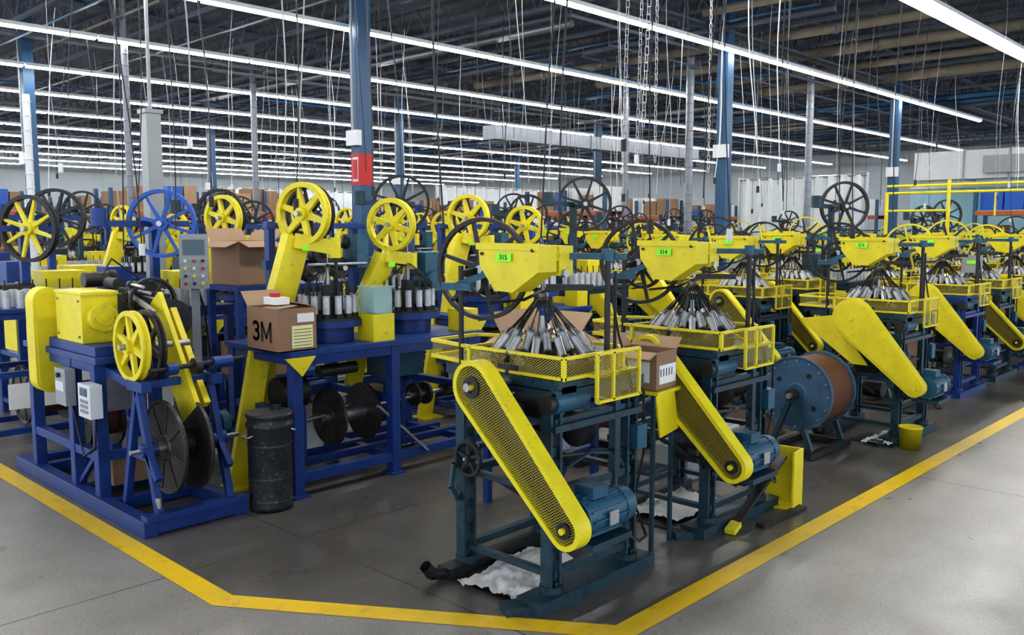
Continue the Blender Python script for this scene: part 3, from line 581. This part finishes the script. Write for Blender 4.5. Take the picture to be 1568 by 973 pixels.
# ---------------------------------------------------------------- sheave winders
def winder(wm,rim,hz,Rw,fr=BLUE,yaw=.3):
    m=MB()
    for x in(-.42,.42):
        for y in(-.28,.28): m.bb(x-.03,x+.03,y-.03,y+.03,0,1.05,fr)
    for z in(.1,.55,1.0):
        for y in(-.28,.28): m.bb(-.42,.42,y-.025,y+.025,z,z+.045,fr)
        for x in(-.42,.42): m.bb(x-.025,x+.025,-.28,.28,z,z+.04,fr)
    m.bb(-.46,.46,-.32,.32,1.05,1.08,fr)
    m.bb(-.46,-.445,-.28,.05,.62,.98,YEL);m.reel((.05,0,.36),(1,0,0),.24,.3,REELD,COPPER,.7,6)
    for k in range(7): m.cyl((-.35+k*.1,-.2,1.08),(-.35+k*.1,-.2,1.22),.03,WHT,12);m.cyl((-.35+k*.1,-.2,1.22),(-.35+k*.1,-.2,1.3),.006,BLK,5)
    for k in range(7): m.cyl((-.35+k*.1,-.05,1.08),(-.35+k*.1,-.05,1.22),.03,WHT,12)
    m.bb(.1,.44,.0,.3,1.08,1.35,YEL);m.cyl((-.2,.12,1.17),(.05,.12,1.17),.09,DRK,20);m.bb(-.4,-.2,.1,.3,1.08,1.4,fr)
    m.bb(-.03,.03,.1,.16,1.08,hz,fr);m.beam((-.45,.13,hz),(.3,.13,hz),.05,.05,fr);m.cyl((0,.13,hz),(0,-.05,hz),.03,STL,10)
    m.wheel((0,-.03,hz),(math.sin(yaw+.45),math.cos(yaw+.45),0),Rw,wm,.05,8,.03,n=48,spw=.022,rimm=rim)
    m.cyl((-.43,.13,hz-.02),(-.43,.13,hz+.12),.06,fr,16)
    m.bb(-.3,.2,-.312,-.305,.3,.5,PAPER)
    return m
def wn(x,y): occ(x,y,.47,.35)
WD=[]
for a,x,y in(((MBLUE,None,1.74,.275),3.2,7.0),((YEL,BLK,1.70,.27,BLUE,.6),2.45,7.75),((BLK,None,1.80,.27),3.0,8.75),((BLK,None,1.97,.30,TEAL),6.0,7.4),((BLK,None,1.88,.25,TEAL),4.75,8.95)):
    WD.append(winder(*a).obj('sheave_winder',(x,y,0)));wn(x,y)
for x,y,k in((2.5,10.7,2),(3.9,12.3,1),(2.6,12.4,2),(6.1,10.6,2),(8.2,7.6,4),(5.2,14,3),(3.2,14.5,0),(7,13,3),(9.6,11.2,4),(2.6,16,2),(4.2,17.6,4),(7.6,6.2,3)):
    if free(x,y,.47,.35): inst(WD[k],'sheave_winder',(x,y,0));wn(x,y)
rows=[(4.55,9.3),(5.85,9.0),(7.2,9.4),(8.5,8.9),(9.9,9.0),(11.3,8.6),(12.7,8.6),(14.2,6.2),(15.7,6.2),(17.4,3),(19.2,4),(21,3.4)]
for y,x in rows:
    while x<min(y*1.6+12,25):
        if random.random()<.82 and free(x,y,.5,.6):
            o=inst(random.choice(far),'braiding_machine',(x,y,0),random.choice((0,0,.08,-.08)));o.scale=(1,1,random.uniform(.93,1.06));occ(x,y,.5,.6)
        elif free(x,y,.47,.35): inst(WD[random.choice((3,4,1))],'sheave_winder',(x,y,0));wn(x,y)
        x+=random.choice((1.25,1.35,1.5)) if y<13 else 1.7
# ---------------------------------------------------------------- loose objects
def cbox(name,x,y,z,sx,sy,sz,rz=0,flaps=(1,1,1,1),ang=60):
    m=MB();t=.006;a,b=sx/2,sy/2
    m.bb(-a,a,-b,b,0,t,CARDI);m.bb(-a,-a+t,-b,b,0,sz,CARD);m.bb(a-t,a,-b,b,0,sz,CARD);m.bb(-a+t,a-t,-b,-b+t,0,sz,CARD);m.bb(-a+t,a-t,b-t,b,0,sz,CARD)
    f=sx*.42;A=math.radians(ang)
    if flaps[0]: m.beam((-a,0,sz),(-a-f*math.sin(A),0,sz-f*math.cos(A)*.6+.0),sy,t,CARDI)
    if flaps[1]: m.beam((a,0,sz),(a+f*math.sin(A)*.7,0,sz+f*.6),sy,t,CARDI)
    if flaps[2]: m.beam((0,-b,sz),(0,-b-f*math.sin(A),sz-f*.3),sx,t,CARDI)
    if flaps[3]: m.beam((0,b,sz),(0,b+f*.5,sz+f*.7),sx,t,CARDI)
    return m,name,(x,y,z),rz
def fin(q): return q[0].obj(q[1],q[2],q[3])
q=cbox('cardboard_box',3.02,4.93,.936,.28,.36,.27,.0,(0,0,0,0))
m=q[0];m.beam((-.14,-.1,.272),(.0,-.09,.285),.17,.005,CARDI);m.beam((.14,0,.272),(.03,0,.30),.34,.005,CARDI);m.beam((0,.18,.27),(0,.26,.36),.27,.005,CARDI)
m.bb(-.04,.11,-.186,-.1805,.02,.16,PAPERY);m.bb(.0,.12,-.187,-.1805,.18,.235,PAPER);m.bb(-.1,.0,-.1,.04,.29,.335,PAPER);m.bb(-.08,-.04,-.06,.0,.335,.36,RED)
for k in range(6): m.bb(-.03,.10,-.1875,-.186,.035+k*.02,.038+k*.02,INK)
def glyph(m,pts,w):
    for a,b in zip(pts[:-1],pts[1:]): 
        A=Vector((-.1408,-a[0],a[1]));B=Vector((-.1408,-b[0],b[1]));e=(B-A).normalized()*w*.3
        m.beam(A-e,B+e,w,.001,BRINK,up=(1,0,0))
arc=lambda cx,cz,rx,rz_,t0,t1,n=9:[(cx+rx*math.cos(math.radians(t0+(t1-t0)*i/n)),cz+rz_*math.sin(math.radians(t0+(t1-t0)*i/n))) for i in range(n+1)]
glyph(m,arc(-.075,.150,.032,.027,150,-90),.022);glyph(m,arc(-.075,.096,.034,.029,90,-150),.022)
glyph(m,[(.0,.065),(.0,.178)],.026);glyph(m,[(.10,.065),(.10,.178)],.026);glyph(m,[(.0,.172),(.05,.085)],.022);glyph(m,[(.10,.172),(.05,.085)],.022)
fin(q)
q=cbox('cardboard_box',3.86,2.72,.86,.22,.28,.2,.1,(1,1,0,1));q[0].bb(-.08,.1,-.142,-.1405,.03,.13,PAPER);q[0].bb(-.112,-.1105,-.1,.05,.04,.15,PAPER)
for k in range(5): q[0].bb(-.07+k*.03,-.062+k*.03,-.143,-.142,.07,.11,INK)
fin(q)
m=MB()
for x in(-.1,.1):
    for y in(-.12,.12): m.bb(x-.01,x+.01,y-.01,y+.01,0,.84,TEAL)
m.bb(-.13,.13,-.16,.16,.84,.858,YEL);m.bb(-.1,.1,-.12,.12,.4,.42,TEAL);m.beam((.0,-.13,.84),(.02,-.15,.62),.2,.01,YEL,up=(0,1,0));m.obj('box_stand',(3.86,2.72,0),.1)
fin(cbox('cardboard_box',4.05,3.62,.90,.42,.30,.16,.0,(1,1,1,1)))
m=MB()
for x in(-.28,.28):
    for y in(-.2,.2): m.bb(x-.02,x+.02,y-.02,y+.02,0,.86,BLUE)
m.bb(-.32,.32,-.24,.24,.86,.898,BLUE);m.bb(-.28,.28,-.2,.2,.3,.33,BLUE);m.bb(-.2,.1,-.15,.15,.33,.5,WHPAINT);m.obj('work_table',(4.05,3.62,0))
m=MB()
for x in(-.4,.4):
    for y in(-.22,.22): m.bb(x-.025,x+.025,y-.025,y+.025,0,1.22,BLUE)
m.bb(-.43,.43,-.26,.26,1.22,1.26,BLUE);m.bb(-.4,.4,-.22,.22,.5,.54,BLUE);m.bb(-.35,.1,-.2,.2,.54,.8,CARD);m.obj('work_table',(3.80,6.36,0))
fin(cbox('cardboard_box',3.58,6.38,1.262,.34,.36,.34,.12,(1,1,1,1)))
m=MB();m.bb(-.03,.03,-.02,.02,0,1.27,GRY);m.bb(-.15,.15,-.15,.15,0,.03,GRY);m.bb(-.10,.10,-.07,.07,1.26,1.66,GRY)
m.bb(-.075,.075,-.075,-.069,1.51,1.62,SCREEN)
for a in range(3):
    for b in range(4): m.cyl((-.06+.06*a,-.07,1.30+.055*b),(-.06+.06*a,-.085,1.30+.055*b),.012,(RED,BLK,YEL,WHPAINT)[(a+b)%4],12)
m.path([(0,.08,1.3),(.05,.2,1.1),(.1,.3,.5)],.01,BLK);m.obj('control_panel',(3.08,6.2,0),-.5)
m=MB();m.lathe((0,0,0),(0,0,1),[(0,0.01),(.125,.01),(.128,.0),(.13,.03),(.13,.5),(.14,.51),(.14,.53),(.13,.54),(.132,.57),(.14,.575),(.14,.595),(.128,.595),(.11,.60),(0,.605)],CANM,40)
for z in(.06,.2,.4): m.lathe((0,0,z),(0,0,1),[(.13,-.008),(.134,0),(.13,.008)],CANM,40)
for s in(-1,1): m.path([(s*.13,.03,.47),(s*.165,.03,.46),(s*.165,-.03,.46),(s*.13,-.03,.47)],.006,STL)
m.cyl((.05,0,.6),(.05,0,.63),.03,BLK,12);m.obj('trash_can',(2.775,4.70,0))
m=MB();m.reel((0,0,.46),(1,0,0),.285,.40,REELB,COPPER,.93,0,True)
for x in(-.27,.27):
    m.beam((x,-.2,.03),(x,.2,.03),.05,.05,BLK);m.beam((x,-.16,.05),(x,0,.46),.035,.04,TEAL,up=(1,0,0));m.beam((x,.16,.05),(x,0,.46),.035,.04,TEAL,up=(1,0,0));m.cyl((x-.03,0,.46),(x+.03,0,.46),.045,BLK,16)
m.beam((-.35,-.18,.03),(.35,-.18,.03),.045,.045,BLK);m.beam((-.35,.18,.03),(.35,.18,.03),.045,.045,BLK);m.cyl((-.34,0,.46),(.34,0,.46),.02,STL,10)
rl=m.obj('cable_reel',(6.42,2.98,0));inst(rl,'cable_reel',(6.9,4.05,.0));inst(rl,'cable_reel',(8.6,3.2,.0));inst(rl,'cable_reel',(5.9,4.05,0));inst(rl,'cable_reel',(5.1,4.1,0))
m=MB();m.lathe((0,0,0),(0,0,1),[(0,.005),(.075,.005),(.077,0),(.084,.165),(.089,.165),(.089,.175),(.079,.175),(.072,.02),(0,.02)],YEL,32);m.obj('plastic_bucket',(6.98,2.40,0))
m=MB();m.bb(0,.012,-.11,.11,0,.36,YEL);m.bb(-.14,.0,-.11,-.098,0,.36,YEL);m.bb(-.14,-.0,-.09,.11,0,.01,YEL);m.obj('toe_guard_plate',(5.03,2.47,0),.1)
m=MB();m.beam((4.32,2.42,.03),(4.9,2.42,.33),.05,.02,DRK);m.beam((4.27,2.41,.02),(4.36,2.42,.045),.06,.03,YEL);m.beam((4.5,2.35,.012),(5.0,2.33,.012),.05,.02,BLK);m.obj('steel_bar')
def rag(x,y,sx,sy,seed,rz=0):
    m=MB();n=30;V=[]
    for i in range(n+1):
        for j in range(n+1):
            u=i/n-.5;v=j/n-.5;e=1+.22*mnoise.noise(Vector((u*3,v*3,seed*3.1)));q=Vector((u*5+seed,v*5,0))
            V.append((u*sx*e,v*sy*e,.006+.035*abs(mnoise.noise(q))+.02*abs(mnoise.noise(q*3))))
    m.add(V,[(i*(n+1)+j,(i+1)*(n+1)+j,(i+1)*(n+1)+j+1,i*(n+1)+j+1) for i in range(n) for j in range(n)],CLOTH,True)
    m.obj('white_rag',(x,y,.012),rz)
rag(3.06,2.83,.6,.38,1,.1);rag(4.46,2.90,.6,.36,2,-.05);rag(7.1,2.62,.5,.2,3);rag(4.3,5.3,.3,.1,4);rag(3.72,3.2,.3,.2,5)
m=MB();m.bb(-.38,.38,-.32,.32,.001,.01,OIL);o1=m.obj('drip_board',(3.15,2.82,0))
for x,y in((4.48,2.82),(7.3,2.84)): inst(o1,'drip_board',(x,y,0))
def bin_(x,y,mat,sx=.2,sy=.15,h=.22,rz=0):
    m=MB();t=.008
    m.bb(-sx,sx,-sy,sy,0,t,mat);m.bb(-sx,-sx+t,-sy,sy,t,h,mat);m.bb(sx-t,sx,-sy,sy,t,h,mat);m.bb(-sx+t,sx-t,-sy,-sy+t,t,h,mat);m.bb(-sx+t,sx-t,sy-t,sy,t,h,mat)
    for k in range(6): m.cyl((-sx*.6+(k%3)*sx*.6,-sy*.4+(k//3)*sy*.8,t),(-sx*.6+(k%3)*sx*.6,-sy*.4+(k//3)*sy*.8,h*.9),.03,WHT,10)
    m.obj('storage_bin',(x,y,0),rz)
for a in((5.2,3.3,GRY),(5.75,3.45,WHPAINT),(4.95,4.7,CARD),(6.6,3.5,CARD)): bin_(*a)
R=random.Random(11)
def cable(x,y,z0,lean=0,r=.005,mat=BLK,chain=False,zt=4.85):
    m=MB();dx=R.uniform(-.12,.12)+lean;dy=R.uniform(-.12,.12);pts=[]
    for i in range(9):
        t=i/8;pts.append(Vector((x+dx*t+.03*math.sin(t*5+x*7),y+dy*t+.02*math.sin(t*7+y),zt+(z0-zt)*t)))
    if chain:
        L=(pts[-1]-pts[0]);n=int(L.length/.045)
        for k in range(n):
            c=pts[0]+L*(k/n);ax=Vector((1,0,0)) if k%2 else Vector((0,1,0))
            m.path([c+ax*.012,c+Vector((0,0,-.05))+ax*.012,c+Vector((0,0,-.05))-ax*.012,c-ax*.012,c+ax*.012],.003,STL,4)
    else: m.path(pts,r,mat)
    if R.random()<.4: m.cyl(pts[-1]-Vector((0,0,.08)),pts[-1],.02,BLK if R.random()<.5 else WHPAINT,10)
    m.cyl((x,y,zt),(x,y,5.33),.008,JST,5)
    m.obj('hanging_chain' if chain else 'hanging_cable')
for x,y,z,l in((2.95,3.3,1.7,.0),(3.5,2.9,1.72,-.1),(3.9,3.1,1.65,-.4),(4.45,3.1,1.75,-.2),(4.9,2.9,1.7,.1),(5.3,3.1,1.9,-.3),(6.2,3.2,1.9,0),(7.0,3.0,1.7,.1),(7.5,3.2,1.7,-.2),(8.6,3.2,1.8,0),(2.3,5.9,1.6,.2),(2.5,6.2,1.55,0),(3.4,5.3,1.9,0),(4.2,5.4,1.8,.1),(3.1,6.4,1.7,0),(3.3,7.4,2,0)):
    cable(x,y,z,l)
for i in range(150):
    x=R.uniform(2.6,20);y=R.uniform(3.5,17)
    cable(x,y,R.uniform(1.7,2.6),R.uniform(-.25,.25),R.choice((.003,.004,.006)),R.choice((BLK,DRK,GRY,WHPAINT,GRY)))
for x,y in((4.4,3.0),(4.9,3.6),(5.9,4.2),(6.6,4.6),(8.3,5.1)): cable(x,y,2.3,0,chain=True)
m=MB()
for k in range(3):
    m.path([Vector((.18*math.cos(t/10*math.pi+k),.06*math.sin(t/3+k),.2*math.sin(t/10*math.pi+k))) for t in range(21)],.007,GRY)
m.cyl((0,0,.2),(0,0,.9),.004,GRY,5);m.obj('cable_coil',(3.9,8.4,4.45))
